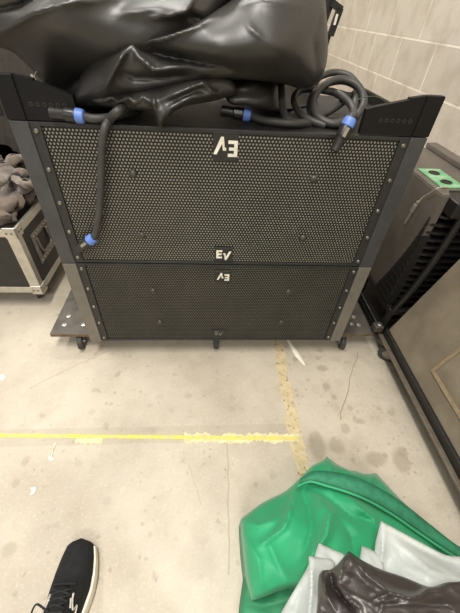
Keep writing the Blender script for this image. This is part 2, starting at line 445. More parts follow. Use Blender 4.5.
# ================================================================== the two stacked loudspeakers
SX0, SX1, SY, SYB = -.4827, .5771, .9, 1.42
def caster(parent, x, y, top, r=.03, yaw=.5, trail=.0, name='caster'):
    bm = B(); d = Vector((math.cos(yaw), math.sin(yaw), 0)); f = Vector((-d.y, d.x, 0)); c = Vector((x, y, r)) - f * trail
    box(bm, (x - .028, y - .028, top - .004), (x + .028, y + .028, top), .001)
    cyl(bm, (x, y, top - .004), (x, y, top - .012), .018)
    off = f * .006
    for s in (-1, 1):
        q = Vector((x, y, top - .012)) + d * s * .014
        tr = .006 - trail; pts = [(-.016, 0), (.016, 0), (.007 + tr, -(top - .012 - r) - .006), (-.007 + tr, -(top - .012 - r) - .006)]
        prism(bm, pts, q, f, (0, 0, 1), d * s, .0025)
    o = part(name, bm, M['zinc'], parent)
    bm = B(); cc = c + f * .006
    lathe(bm, cc - d * .0115, d, [(0, r * .55), (.001, r * .93), (.005, r), (.018, r), (.022, r * .93), (.023, r * .55)], 24)
    part('wheel', bm, M['rubber'], o, smooth=True, auto=40)
    bm = B(); lathe(bm, cc - d * .0125, d, [(0, r * .3), (.0005, r * .52), (.0245, r * .52), (.025, r * .3)], 20); cyl(bm, cc - d * .018, cc + d * .018, .0045); part('hub', bm, M['zinc'], o, smooth=True, auto=40)

def grille_mesh():
    bm = B(); w, h, p = SX1 - SX0 - .13, .39, .0093; R = p / math.sqrt(3); r = .0031; ph = R * 1.5
    nx = int(w / p); nz = int(h / ph); cache = {}
    def V(x, y, z):
        k = (round(x * 1e5), round(y * 1e5), round(z * 1e5))
        if k not in cache: cache[k] = bm.verts.new((x, y, z))
        return cache[k]
    for j in range(nz + 1):
        for i in range(nx + 1):
            cx = -w / 2 + i * p + (p / 2 if j % 2 else 0); cz = -h / 2 + j * ph
            if abs(cx) > w / 2 or abs(cz) > h / 2: continue
            an = [PI / 6 + PI / 3 * k for k in range(6)]
            O = [V(cx + R * math.cos(a), 0, cz + R * math.sin(a)) for a in an]
            I = [V(cx + r * math.cos(a), 0, cz + r * math.sin(a)) for a in an]
            K = [V(cx + r * math.cos(a), .001, cz + r * math.sin(a)) for a in an]
            for k in range(6):
                l = (k + 1) % 6
                bm.faces.new((O[k], O[l], I[l], I[k])); bm.faces.new((I[k], I[l], K[l], K[k]))
    me = bpy.data.meshes.new('grille'); bm.normal_update(); bm.to_mesh(me); bm.free(); me.materials.append(M['grille']); return me
GR = grille_mesh()
E_POLY = [(0, 0), (.62, 0), (.62, .2), (.23, .2), (.23, .42), (.56, .42), (.56, .61), (.23, .61), (.23, .8), (.62, .8), (.62, 1), (0, 1)]
V_POLY = [(.74, .62), (.96, .62), (1.02, .2), (1.36, .86), (1.58, .86), (1.1, -.2), (.92, -.2), (.84, .44), (.74, .44)]
def badge(parent, x, z, w, h, flip, worn=False):
    bm = B(); box(bm, (x - w / 2, SY - .0025, z - h / 2), (x + w / 2, SY + .003, z + h / 2), .0008, 1)
    b = part('badge', bm, M['badge'], parent)
    s = h * .56; k = -1 if flip else 1; bm = B()
    for pl in (E_POLY, V_POLY):
        prism(bm, [(a - .79, c - .42) for a, c in pl], (x, SY - .0024, z), Vector((s * k, 0, 0)), Vector((0, 0, s * k)), (0, -1, 0), .0012)
    part('lettering', bm, M['letterworn' if worn else 'letter'], b)
def loudspeaker(z0, z1, label, screws, badges, low_box):
    t = thing('loudspeaker', label, 'loudspeaker', ((SX0 + SX1) / 2, SY + .26, z0), 'stacked loudspeakers')
    bm = B(); box(bm, (SX0 + .012, SY + .012, z0 + .001), (SX1 - .012, SYB, z1 - .001), .004); part('cabinet', bm, M['cab'], t)
    gx0, gx1 = SX0 + .066, SX1 - .066
    bm = B(); box(bm, (gx0 - .004, SY + .0062, z0 + .008), (gx1 + .004, SY + .0118, z1 - .008)); part('grille_backing', bm, M['foamdusty' if low_box else 'foam'], t)
    g = bpy.data.objects.new('grille', GR); COL.objects.link(g); g.parent = t
    g.matrix_parent_inverse = Matrix.Translation(-Vector(t['_base']))
    g.location = ((SX0 + SX1) / 2, SY + .004, (z0 + z1) / 2); g.scale = (1, 1, (z1 - z0 - .012) / .39)
    for nm, a, b in (('top_trim', z1 - .011, z1 - .001), ('bottom_trim', z0 + .001, z0 + .009)):
        bm = B(); box(bm, (gx0 - .006, SY, a), (gx1 + .006, SY + .0135, b), .0015); part(nm, bm, M['flange'], t)
    for s in (0, 1):
        x0, x1 = (SX0 + .044, SX0 + .07) if s == 0 else (SX1 - .07, SX1 - .044)
        bm = B(); box(bm, (x0, SY - .001, z0 + .001), (x1, SY + .0135, z1 - .001), .001); fo = part('flange', bm, M['flange'], t)
        xc = (x0 + x1) / 2
        for k in range(5):
            zc = z0 + .022 + (z1 - z0 - .044) * k / 4
            bm = B(); lathe(bm, (xc, SY - .0009, zc), (0, -1, 0), [(0, .0062), (.0015, .0062), (.004, .0045), (.0048, .002)], 12)
            box(bm, (xc - .0008, SY - .0062, zc - .004), (xc + .0008, SY - .005, zc + .004))
            part('screw', bm, M['screw'], fo, smooth=True, auto=35)
        # corner post, a folded steel strip round the cabinet's corner
        x0, x1 = (SX0, SX0 + .0445) if s == 0 else (SX1 - .0445, SX1)
        bm = B(); box(bm, (x0, SY - .005, z0), (x1, SY + .012, z1), .002)
        xs = (SX0, SX0 + .012) if s == 0 else (SX1 - .012, SX1)
        box(bm, (xs[0], SY + .01, z0), (xs[1], SYB - .02, z1), .001)
        part('corner_post', bm, M['postlow' if low_box else 'post'], t)
    for u, v in screws:
        p = atY(u, v, SY); bm = B()
        lathe(bm, (p.x, SY + .003, p.z), (0, -1, 0), [(0, .011), (.003, .011), (.007, .008), (.009, .003)], 16)
        part('grille_screw', bm, M['blackscrew'], t, smooth=True, auto=40)
    for u, v, w, h, fl_, worn in badges:
        p = atY(u, v, SY); badge(t, p.x, p.z, w, h, fl_, worn)
    return t
ZB, ZM, ZT = .0905, .4866, .9065
loudspeaker(ZM + .001, ZT, 'upper wide black loudspeaker with perforated grille under the black vinyl cover',
            [(133, 174), (142, 235.5), (314, 179), (303, 238)], [(225.5, 147, .066, .072, True, False), (223.7, 254.5, .058, .056, False, False)], False)
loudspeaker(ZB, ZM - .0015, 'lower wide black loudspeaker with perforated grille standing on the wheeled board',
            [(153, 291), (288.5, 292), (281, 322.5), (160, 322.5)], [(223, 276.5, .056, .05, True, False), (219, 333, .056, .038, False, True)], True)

# corner brackets on the upper loudspeaker
for s in (0, 1):
    side = ('left', 'right')[s]
    px = SX0 if s == 0 else SX1; k = 1 if s == 0 else -1
    t = thing('corner_bracket', 'black steel bracket with slots standing on the %s top corner of the upper loudspeaker' % side, 'bracket', (px, SY, ZT), 'corner brackets')
    bm = B(); z = ZT + .002
    lo, hi = sorted((px, px + k * .044))
    box(bm, (lo, SY - .006, z), (hi, SY + .014, 1.0), .002)
    part('post', bm, M['bracket'], t)
    bm = B(); lo, hi = sorted((px, px + k * .014)); box(bm, (lo, SY + .0145, z), (hi, SYB - .02, z + .03), .002); part('side_rail', bm, M['bracket'], t)
    bm = B(); wl = (.165, .186)[s]
    prism(bm, [(.044, 0), (wl, 0), (wl, .056), (wl - .02, .062), (.085, .08), (.084, .084), (.044, .0905)], (px, SY - .001, z), (k, 0, 0), (0, 0, 1), (0, 1, 0), .016)
    web = part('web', bm, M['bracket'], t)
    for i in range(6):
        xx = px + k * (.064 + .0155 * i); bm = B()
        lathe(bm, (xx, SY - .0005, z + .034), (0, -1, 0), [(0, .005), (.0012, .005), (.0013, .0028), (.0003, .0025)], 10)
        part('slot', bm, M['slot'], web)

# dolly board with casters
t = thing('board_dolly', 'black plywood dolly board with bolt heads and casters under the stacked loudspeakers', 'dolly', (.04, 1.2, 0))
bx0, bx1, by0, by1 = -.665, .748, .94, 1.5
bm = B(); box(bm, (bx0, by0, .0715), (bx1, by1, .0895), .003); part('board', bm, M['board'], t)
bm = B(); box(bm, (bx0 + .002, by0 - .0012, .0725), (bx1 - .002, by0 + .001, .0885)); part('front_edge', bm, M['ply'], t, label='worn bare plywood edge')
bolts = [(68.5, 316), (64.5, 324.5), (83.5, 324.5), (354, 317), (359, 325), (352, 324)]
for u, v in bolts:
    p = atZ(u, v, .09); bm = B(); lathe(bm, (p.x, p.y, .0893), (0, 0, 1), [(0, .011), (.002, .011), (.004, .006)], 8); part('bolt', bm, M['alu'], t)
for x, y, yw in ((-.56, .972, .25), (.035, .972, .05), (.625, .965, -.25), (-.56, 1.42, .2), (.64, 1.42, .5)):
    caster(t, x, y, .0715, .033, yw, .034 if y < 1 else .02)

# ================================================================== flight case on the left, with crumpled drape
cx0, cx1, cy0, cy1, cz0, cz1 = -1.44, -.785, 1.2, 1.72, .098, .425
t = thing('flight_case', 'open black flight case with aluminium edges at the left of the loudspeakers', 'case', ((cx0 + cx1) / 2, (cy0 + cy1) / 2, 0))
bm = B(); w = .012
box(bm, (cx0, cy0, cz0), (cx1, cy0 + w, cz1)); box(bm, (cx0, cy1 - w, cz0), (cx1, cy1, cz1))
box(bm, (cx0, cy0 + w, cz0), (cx0 + w, cy1 - w, cz1)); box(bm, (cx1 - w, cy0 + w, cz0), (cx1, cy1 - w, cz1))
box(bm, (cx0 + w, cy0 + w, cz0), (cx1 - w, cy1 - w, cz0 + w)); part('shell', bm, M['laminate'], t)
e = .03; q = .003
def ang(lo, hi): 
    bm = B(); box(bm, lo, hi, .001); part('edge_trim', bm, M['alu'], t)
for y in (cy0, cy1):
    sy = -q if y == cy0 else 0; ylo, yhi = (y - q, y + e) if y == cy0 else (y - e, y + q)
    ang((cx0 - q, ylo, cz0 - q), (cx1 + q, (cy0 + .001) if y == cy0 else yhi, cz0 + e) if y == cy0 else (cx1 + q, yhi, cz0 + e))
    ang((cx0 - q, ylo if y == cy0 else cy1 - w, cz1 - e), (cx1 + q, cy0 + w if y == cy0 else yhi, cz1 + q))
    for x in (cx0, cx1):
        xlo, xhi = (x - q, x + e + .012) if x == cx0 else (x - e - .012, x + q)
        ang((xlo, (y - q) if y == cy0 else y - .001, cz0 + e), (xhi, (y + .001) if y == cy0 else y + q, cz1 - e))
        xl2, xh2 = (x - q, x + .001) if x == cx0 else (x - .001, x + q)
        ang((xl2, y + .001 if y == cy0 else y - e, cz0 + e), (xh2, y + e if y == cy0 else y - .001, cz1 - e))
for x in (cx0, cx1):
    xl, xh = (x - q, x + .001) if x == cx0 else (x - .001, x + q)
    ang((xl, cy0 + .001, cz0 - q), (xh, cy1 - .001, cz0 + e))
    xl, xh = (x - q, x + w) if x == cx0 else (x - w, x + q)
    ang((xl, cy0 + w, cz1 - e), (xh, cy1 - w, cz1 + q))
for zc in (cz0 + .012, cz1 - .012):      # ball corners
    for yy in (cy0, cy1):
        bm = B(); c = Vector((cx1, yy, zc)); s = 1 if yy == cy1 else -1
        box(bm, (cx1 - .045, min(yy, yy + s * .006), zc - .024), (cx1 + .007, max(yy, yy + s * .006), zc + .024), .003)
        box(bm, (cx1 - .001, min(yy + s * .006, yy - s * .045), zc - .024), (cx1 + .007, max(yy + s * .006, yy - s * .045), zc + .024), .003)
        co = part('corner_cap', bm, M['alu'], t)
        for d in (.014, .034):
            for p_, d_ in (((cx1 - d, yy + s * .005, zc), (0, s, 0)), ((cx1 + .006, yy - s * d, zc), (1, 0, 0))):
                bm = B(); lathe(bm, p_, d_, [(0, .005), (.002, .005), (.004, .002)], 10); part('rivet', bm, M['zinc'], co, smooth=True, auto=40)
# butterfly handle on the side
hy0, hy1, hz0, hz1 = 1.285, 1.46, .2, .35
bm = B()
for a, b, c, d in ((hy0, hy1, hz0, hz0 + .026), (hy0, hy1, hz1 - .026, hz1), (hy0, hy0 + .028, hz0 + .026, hz1 - .026), (hy1 - .028, hy1, hz0 + .026, hz1 - .026)):
    box(bm, (cx1 - .0005, a, c), (cx1 + .005, b, d), .002)
ho = part('handle_dish', bm, M['zinc'], t, label='zinc handle dish with rivets')
bm = B(); zc = hz1 - .045
tube(bm, [(cx1 + .004, hy0 + .035, hz1 - .03), (cx1 + .012, hy0 + .04, hz0 + .05), (cx1 + .014, (hy0 + hy1) / 2, hz0 + .042), (cx1 + .012, hy1 - .04, hz0 + .05), (cx1 + .004, hy1 - .035, hz1 - .03)], .0055, 8)
part('grip', bm, M['zinc'], ho, smooth=True)
for i in range(6):
    yy = hy0 + .015 + (hy1 - hy0 - .03) * i / 5
    for zz in (hz0 + .012, hz1 - .012):
        bm = B(); lathe(bm, (cx1 + .0045, yy, zz), (1, 0, 0), [(0, .0045), (.0018, .0045), (.003, .002)], 8); part('rivet', bm, M['alu'], ho)
for x, y in ((cx1 - .07, cy0 + .07), (cx1 - .07, cy1 - .07), (cx0 + .07, cy0 + .07), (cx0 + .07, cy1 - .07)): caster(t, x, y, cz0 - q, .033, .7)

bm = B()
bed = [(cx0 + .02, .22), (cx1 - .02, .22)]
box(bm, (cx0 + .016, cy0 + .016, cz0 + .014), (cx1 - .016, cy1 - .016, .34), .03, 3)
rr = random.Random(11)
def strap(pts, r, sq): tube(bm, pts, lambda s: r * (.7 + .3 * math.sin(PI * s) + .12 * math.sin(s * 23 + pts[0][0])), 24, 14, sq)
drs = [([(0, 214), (8, 200), (13, 190), (10, 178), (4, 170), (-6, 166)], .47, .045),
       ([(18, 208), (16, 196), (19, 186), (27, 188), (30, 193), (24, 200)], .46, .036),
       ([(32, 180), (26, 186), (17, 187), (12, 183)], .5, .034),
       ([(28, 176), (20, 171), (16, 176), (19, 182), (29, 186)], .54, .026),
       ([(22, 158), (14, 160), (8, 166), (4, 176), (-4, 184)], .55, .036),
       ([(-6, 165), (6, 166), (14, 162), (24, 165)], .53, .03),
       ([(20, 143), (10, 146), (2, 152), (-8, 156)], .55, .04),
       ([(28, 152), (16, 152), (6, 157), (-6, 162)], .53, .034),
       ([(2, 222), (-4, 212), (-10, 204), (-12, 190)], .45, .05),
       ([(12, 222), (10, 214), (4, 206), (0, 200)], .43, .028)]
for pl, z, r in drs:
    strap([atZ(u, v, z + .025 * math.sin(i * 2.1)) for i, (u, v) in enumerate(pl)], r, .6)
for i in range(26):
    x = rr.uniform(cx0 + .1, cx1 - .1); y = rr.uniform(cy0 + .1, cy1 - .1); a = rr.uniform(0, 6.28)
    strap([(x + math.cos(a + k) * .08 * k * .5, min(max(y + math.sin(a + k) * .08 * k * .5, cy0 + .06), cy1 - .06), .36 + .07 * rr.random()) for k in range(5)], .026, .6)
bm.normal_update()
for v in bm.verts:
    q = v.co * 22
    v.co += v.normal * (.005 * (noise.ridged_multi_fractal(q, 1.0, 2.0, 3, .9, 1.5) - 1.0))
lx, hx = cx0 + .02, cx1 - .018
for v in bm.verts: v.co.x = min(max(v.co.x, lx), hx) if v.co.z < cz1 + .03 else v.co.x; v.co.y = min(max(v.co.y, cy0 + .018), cy1 - .018)
tag(link('drape_heap', bm, M['velvet'], None, True), 'crumpled grey brown cloth strips heaped in the open flight case', 'drape')

# grey cabinet standing behind
t = thing('speaker_cabinet', 'dark grey cabinet behind the black vinyl cover at the left', 'cabinet', (-.95, 2.0, 0))
bm = B(); box(bm, (-1.7, 1.8, .02), (-.55, 2.3, 1.12), .012); part('body', bm, M['darkcab'], t)
for x in (-1.4, -.72):
    for y in (1.88, 2.22):
        bm = B(); cyl(bm, (x, y, 0), (x, y, .022), .03, .035); part('foot', bm, M['rubber'], t)
bm = B(); box(bm, (-1.12, 1.795, .7), (-.98, 1.802, .78), .002); part('handle_plate', bm, M['rail'], t)

# ================================================================== black vinyl cover
Y0 = 1.1
bm = B()
backA = lambda q: Vector((q.x, max(2 * 1.16 - q.y, 1.16) + .02, max(q.z, ZT + .004)))
# big upper roll, sagging at the left
cloth(bm, [(-40, -60), (120, -62), (238, -55), (250, -8), (226, 8), (200, 40), (150, 70), (116, 108), (90, 116), (70, 106), (45, 84), (28, 66), (12, 52), (-8, 46), (-40, 40)],
      [(-40, 0, 1.1), (0, 10, 1.03), (60, 30, .96), (120, 30, .975), (60, 85, 1.12), (100, 105, 1.06), (180, 10, 1.0), (230, -20, 1.04), (0, -40, 1.1), (120, -45, 1.12), (0, 40, 1.1)],
      1, [([(-10, 40), (30, 14), (70, 2), (130, -4)], .035, 9), ([(-20, 14), (20, 6), (60, -14), (100, -30)], -.05, 6), ([(30, 6), (55, -6), (85, -16)], .03, 5),
          ([(120, 14), (160, 8), (205, 12)], .03, 9), ([(150, 18), (186, 12), (196, -8)], .03, 4), ([(185, 12), (200, 20)], -.03, 4),
          ([(60, 96), (90, 70), (120, 58)], -.04, 10)], backA, 3.2, (38, .1))
# large smooth lower fold, rounded at its right end
cloth(bm, [(76, 100), (80, 78), (92, 58), (108, 46), (132, 38), (165, 30), (196, 20), (220, 6), (240, -12), (262, -40), (316, -40), (324, -10), (327, 20), (328, 44), (326, 66), (318, 82), (304, 89), (282, 84), (250, 80), (226, 80), (206, 84), (170, 92), (140, 98), (112, 104), (92, 108)],
      [(80, 95, .98), (110, 60, .955), (160, 60, .93), (220, 50, .90), (280, 50, .91), (320, 50, 1.0), (300, -20, 1.02), (230, 0, .99), (140, 95, .93), (215, 80, .93), (300, 85, 1.0), (262, 78, .96)],
      1, [([(131, 44), (165, 38), (200, 24), (222, 8)], .05, 6), ([(131, 44), (118, 62), (105, 88)], .045, 4.5), ([(131, 44), (140, 58), (154, 70), (190, 66)], .03, 4),
          ([(138, 48), (165, 56), (200, 62), (235, 70)], -.055, 8), ([(120, 72), (135, 78), (160, 78), (196, 74)], -.03, 7),
          ([(232, 6), (262, 2), (300, 6)], .02, 10), ([(322, 12), (314, 40), (316, 70)], -.02, 5), ([(246, 22), (252, 30), (262, 38)], .008, 3)],
      lambda q: Vector((q.x, 1.12 + (1.05 - q.y) * .5 + .04, max(q.z, ZT + .004))), 2.6, (30, .075))
# crinkled hem hanging over the front edge
cloth(bm, [(92, 100), (104, 94), (126, 92), (150, 88), (180, 82), (214, 76), (230, 79), (236, 92), (222, 99), (204, 103), (186, 106), (173, 113), (164, 123), (160, 129.5, 1), (156, 120), (152, 111), (134, 110), (112, 108), (100, 106)],
      [(100, 100, .92), (130, 100, .9), (160, 112, .868), (160, 128, .872), (190, 92, .885), (230, 86, .93), (215, 100, .92), (150, 90, .9), (130, 109, .9)],
      1, [([(103, 101), (112, 97), (118, 103)], .025, 2.5), ([(118, 103), (128, 96), (134, 104)], .025, 2.5), ([(134, 104), (143, 97), (152, 103)], .022, 2.5), ([(112, 97), (116, 107)], -.015, 2.5),
          ([(153, 96), (155, 110), (160, 128)], .03, 3), ([(160, 126), (172, 108), (190, 98), (214, 94)], .03, 5), ([(160, 100), (185, 90), (214, 78)], .025, 4), ([(200, 80), (212, 92), (222, 96)], .02, 3), ([(165, 106), (180, 98), (205, 86)], -.012, 5)],
      lambda q: Vector((q.x, max(1.0, q.y + .03) if q.z > ZT + .01 else q.y + .006, q.z)), 2.0, (8, .02), rough=.003)
# shaded flap under the fold at the right, resting on the speaker top
cloth(bm, [(222, 78), (250, 74), (284, 78), (312, 80), (318, 96), (306, 112), (274, 113), (246, 106), (228, 102)], [(230, 90, .99), (270, 95, 1.03), (250, 80, 1.02), (288, 95, 1.2), (312, 95, 1.26)], 1, [([(236, 88), (255, 84), (272, 90)], .02, 5)],
      lambda q: Vector((q.x, max(1.3, q.y), max(q.z, ZT + .004))), 3, (10, .03))
for v in bm.verts:
    if v.co.y > SY - .01 and v.co.z < ZT + .004: v.co.z = ZT + .004
tag(link('vinyl_cover', bm, M['vinyl'], None, True), 'bundled black vinyl cover thrown over the top of the upper loudspeaker', 'cover')

# pull tag and ring at the left under the cover
t = thing('tag_ring', 'small white tag with a wire ring hanging below the cover at the left', 'tag', atY(36, 80, 1.08))
bm = B(); a = [atY(u, v, 1.08) for u, v in ((30, 74), (32, 74), (38, 82), (36, 83), (32, 80))]
A = [bm.verts.new(p) for p in a]; Bv = [bm.verts.new(p + Vector((0, .002, 0))) for p in a]
bm.faces.new(A); bm.faces.new(Bv[::-1])
for i in range(5): bm.faces.new((A[i], Bv[i], Bv[(i + 1) % 5], A[(i + 1) % 5]))
part('card', bm, M['label'], t)
bm = B(); tube(bm, [atY(u, v, 1.082) for u, v in ((36, 82), (34.5, 76), (37, 71), (41, 68.5), (46, 68))], .0012, 6); part('ring', bm, M['wire'], t, smooth=True)

# ================================================================== speaker cables
RC = .0098
def connector(parent, p, d, pale=False, name='connector', L=.08):
    """locking cable plug: p is where the cable enters, d points out of the plug's face"""
    p = Vector(p); d = Vector(d).normalized(); bm = B()
    lathe(bm, p + d * .018, d, [(0, .0145), (.002, .0155), (.024, .0155), (.026, .0135), (.03, .0125), (L - .02, .0125), (L - .019, .0095), (L - .024, .0085)], 20)
    x, y = frame(d)
    o = part(name, bm, M['conn'], parent, smooth=True, auto=35)
    bm = B(); lathe(bm, p - d * .002, d, [(0, .0115), (.002, .0145), (.008, .0162), (.019, .0168), (.0205, .0155)], 20); part('collar', bm, M['blue'], o, smooth=True, auto=35, label='light blue plug collar')
    bm = B(); up = (Vector((0, -1, .4)) - d * Vector((0, -1, .4)).dot(d)).normalized(); sd = d.cross(up)
    prism(bm, [(.0, -.004), (.022, -.004), (.022, .004), (0, .004)], p + d * .022 + up * .0145, d, sd, up, .0025); part('latch', bm, M['connmetal' if pale else 'conn'], o)
def cable(label, paths, ends):
    b = paths[0][0]; t = thing('speaker_cable', label, 'cable', b, 'speaker cables')
    for pl in paths:
        bm = B(); tube(bm, pl, RC, 12, 8); part('cable_jacket', bm, M['cable'], t, smooth=True)
    for i, (p, d) in enumerate(ends): connector(t, p, d, i == 1)
Z = ZT + RC + .002
# first cable: plug lying at the left, and its other end hanging down the grille
hang = [atZ(84, 116.5, Z + .004), atZ(93, 118.5, Z + .002), atZ(105, 118, Z + .002), atZ(120, 115, Z + .002), atZ(136, 111, Z + .004), atZ(144, 106, Z + .006), atZ(138, 104, Z + .022), atZ(126, 107, Z + .026), atZ(117, 112, Z + .024), atY(110, 119, .893), atY(105, 128, .877), atY(102.5, 142, .872), atY(101.5, 160, .872), atY(101, 185, .872), atY(99.5, 208, .872), atY(97, 226, .87), atY(93.5, 238, .868)]
e0 = hang[0]; e1 = hang[-1]
cable('black speaker cable hanging down the left of the upper grille with light blue plug collar', [hang], [(e0, Vector((-1, .05, .05))), (e1, atY(78, 249, .872) - e1)])
# second cable: plug in the middle, coil at the right, other plug over the front edge
def cy(u, v, o=0): return atY(u, v, .955 + (127 - v) * .0034 + o)
coil = [atZ(250, 115.5, Z + .004), atZ(260, 119.5, Z), atZ(276, 122, Z), atZ(296, 123.5, Z), cy(314, 124, .02), cy(332, 124, .03), cy(352, 116, .04), cy(361, 102, .04), cy(358, 88, .04), cy(344, 81, .03), cy(326, 84, .025), cy(313, 95, .02), cy(310, 109, .012), cy(318, 121, .006), cy(334, 125, 0), cy(352, 120, -.004), cy(363, 106, -.004), cy(362, 92, -.004), cy(352, 82, -.004), cy(337, 79.5, -.006), cy(323, 86, -.008), cy(314, 98, -.008), cy(314, 111, -.01), cy(324, 121, -.014), cy(340, 123.5, -.014)]
loop2 = [cy(314, 86, .06), cy(320, 77, .065), cy(334, 72.5, .07), cy(349, 76, .065), cy(360, 88, .05)]
loop3 = [cy(358, 90, .05), cy(350, 96, .06), cy(333, 92, .05), cy(312, 89, .04), cy(299, 91, .03), cy(294, 100, .015), cy(299, 112, .0), cy(310, 120, -.002), cy(326, 126, -.004)]
riser = [cy(281, 78, -.02), cy(281.5, 90, -.03), cy(282.5, 104, -.02), cy(285, 116, -.012), cy(293, 121.5, -.004), cy(304, 122.5, .0)]
loop4 = [cy(304, 122.5, .0), cy(318, 117, .02), cy(332, 110, .03), cy(344, 100, .03), cy(336, 93, .02), cy(342, 96, .0), cy(351, 105, -.015), cy(353.5, 113, -.035), atY(351, 118.5, .885)]
def ext(a, b): return a + b[1:]
pr = coil[-1]
chain = coil + [cy(352, 114, .0), cy(356, 98, .02)] + [loop3[0]] + loop3[1:]
e0 = coil[0]; e1 = loop4[-1]
cable('black speaker cable coiled at the right with blue collared plug hanging over edge', [chain, ext(riser, loop4), loop2], [(e0, Vector((-1, .08, .1))), (e1, atY(335, 149, .868) - e1)])
# thin green wire by the right bracket
bm = B(); tube(bm, [atY(u, v, 1.0) for u, v in ((357, 100), (364, 97.5), (374, 96.5), (383, 100), (386, 106))], .0013, 6)
tag(link('thin_wire', bm, mat('green_wire', (60, 78, 48), .5), None, True), 'thin dark green wire looping behind the right bracket', 'wire')

# ================================================================== folded stand behind the cover
t = thing('folded_stand', 'black folded stand leaning upright behind the right end of the vinyl cover', 'stand', (.42, 1.6, 0))
def bar(pl, y, wd, th, nm, m, par=None):
    a, b = atY(*pl[0], y), atY(*pl[1], y); d = (b - a).normalized(); s = Vector((0, 1, 0)).cross(d).normalized(); bm = B()
    L = (b - a).length
    prism(bm, [(0, -wd / 2), (L, -wd / 2), (L, wd / 2), (0, wd / 2)], a, d, s, (0, 1, 0), th); return part(nm, bm, M[m], par or t)
f1 = bar([(341, 8), (331, 36)], 1.56, .022, .02, 'latch_arm', 'rail')
bar([(337.5, 14), (334.5, 25)], 1.556, .008, .004, 'label_strip', 'label', f1)
bar([(336, -8), (322, 30)], 1.58, .018, .02, 'side_bar', 'rail')
bar([(333, 3), (342, 10)], 1.56, .02, .02, 'top_link', 'rail')
bar([(330, 34), (326, 48)], 1.575, .012, .016, 'hook', 'rail')
bm = B(); tube(bm, [(.425, 1.62, .02), (.425, 1.62, .6), (.42, 1.6, 1.0), atY(331, -10, 1.6)], .017, 14); part('pole', bm, M['rail'], t, smooth=True)
for k in range(3):
    a = 1.2 + k * 2.094; bm = B(); tube(bm, [(.425, 1.62, .3), (.425 + .14 * math.cos(a), 1.62 + .14 * math.sin(a), .015)], .011, 10, 2); part('leg', bm, M['rail'], t, smooth=True)

# ================================================================== finned loudspeaker against the wall
fx0, fx1, fy0, fy1, fz0, fz1 = .768, 1.02, .985, 1.5, .09, .715
t = thing('finned_loudspeaker', 'tall grey loudspeaker with black heat sink fins and green connector plate by the block wall', 'loudspeaker', ((fx0 + fx1) / 2, (fy0 + fy1) / 2, 0))
bm = B()
prism(bm, [(fx0, fy0 + .0), (fx0 + .03, fy0), (fx0 + .045, fy0 + .05), (fx1 - .01, fy0 + .05), (fx1, fy0 + .05), (fx1, fy1), (fx0, fy1)], (0, 0, .235), (1, 0, 0), (0, 1, 0), (0, 0, 1), fz1 - .235)
bmesh.ops.bevel(bm, geom=[e for e in bm.edges if abs((e.verts[0].co - e.verts[1].co).z) < .01 or True], offset=.004, segments=2, affect='EDGES')
part('cabinet', bm, M['greycab'], t)
bm = B(); box(bm, (fx1 - .05, fy0 + .05, fz1 + .0005), (fx1 - .002, fy1, fz1 + .022), .004); part('top_rim', bm, M['greycab'], t)
g0, g1 = atZ(423, 166, fz1), atZ(446, 188, fz1)
bm = B(); box(bm, (.797, fy0 + .06, fz1 + .0003), (.885, fy0 + .235, fz1 + .004), .001); gp = part('connector_plate', bm, M['pcb'], t, label='green connector plate on the top')
for yy in (fy0 + .105, fy0 + .19):
    bm = B(); lathe(bm, (.838, yy, fz1 + .0035), (0, 0, 1), [(0, .02), (.003, .02), (.0035, .013), (.001, .012)], 20); part('socket', bm, M['fin'], gp, smooth=True, auto=35)
bm = B(); box(bm, (fx0 + .05, fy0 + .04, .1), (fx1 - .01, fy0 + .0495, fz1 - .06)); hs = part('heat_sink', bm, M['fin'], t)
wf = lambda z: .13 * max(0, 1 - (z - .2) / .45) ** 1.5
bm = B(); zs_ = [.237 + .4 * k / 20 for k in range(21)]
prism(bm, [(fy0 + .002, zs_[0]), (fy0 + .002, zs_[-1])] + [(fy0 + .006 + wf(z), z) for z in zs_[::-1]], (fx0 - .0025, 0, 0), (0, 1, 0), (0, 0, 1), (1, 0, 0), .0024); part('side_guard', bm, M['fin'], hs)
bm = B(); prism(bm, [(fx0 - .001, fy0 - .0022), (fx0 + .03, fy0 - .0022), (fx0 + .0465, fy0 + .049), (fx0 + .0475, fy0 + .047), (fx0 + .032, fy0 - .004), (fx0 - .001, fy0 - .004)], (0, 0, .237), (1, 0, 0), (0, 1, 0), (0, 0, 1), .33); part('edge_guard', bm, M['fin'], hs)
for i in range(14):
    z = .245 + i * .03; bm = B()
    wrap = .13 * max(0, 1 - (z - .2) / .45) ** 1.5
    prism(bm, [(fx0 - .005, fy0 + .004 + wrap), (fx0 - .005, fy0 + .004), (fx0 + .05, fy0 - .012), (fx1 - .01, fy0 - .012), (fx1 - .01, fy0 + .039), (fx0 + .052, fy0 + .039), (fx0 + .004, fy0 + .006 + wrap)] if wrap > .004 else
          [(fx0 + .03, fy0 + .002), (fx0 + .05, fy0 - .012), (fx1 - .01, fy0 - .012), (fx1 - .01, fy0 + .039), (fx0 + .052, fy0 + .039)], (0, 0, z), (1, 0, 0), (0, 1, 0), (0, 0, 1), .009)
    part('fin', bm, M['fin'], hs)
bm = B()     # curved bar across the fins
arc = [(fx0 + .085, fy0 - .028, fz1 - .03), (fx0 + .072, fy0 - .036, fz1 - .2), (fx0 + .05, fy0 - .038, fz1 - .36), (fx0 + .022, fy0 - .03, fz0 + .12), (fx0 + .012, fy0 - .02, fz0 + .045)]
tube(bm, arc, .013, 10, 8); part('curved_bar', bm, M['fin'], t, smooth=True)
bm = B(); box(bm, (fx0 + .03, fy0 - .05, fz1 - .06), (fx1 - .02, fy0 + .048, fz1 - .004), .008, 3); hd = part('handle_block', bm, M['fin'], t)
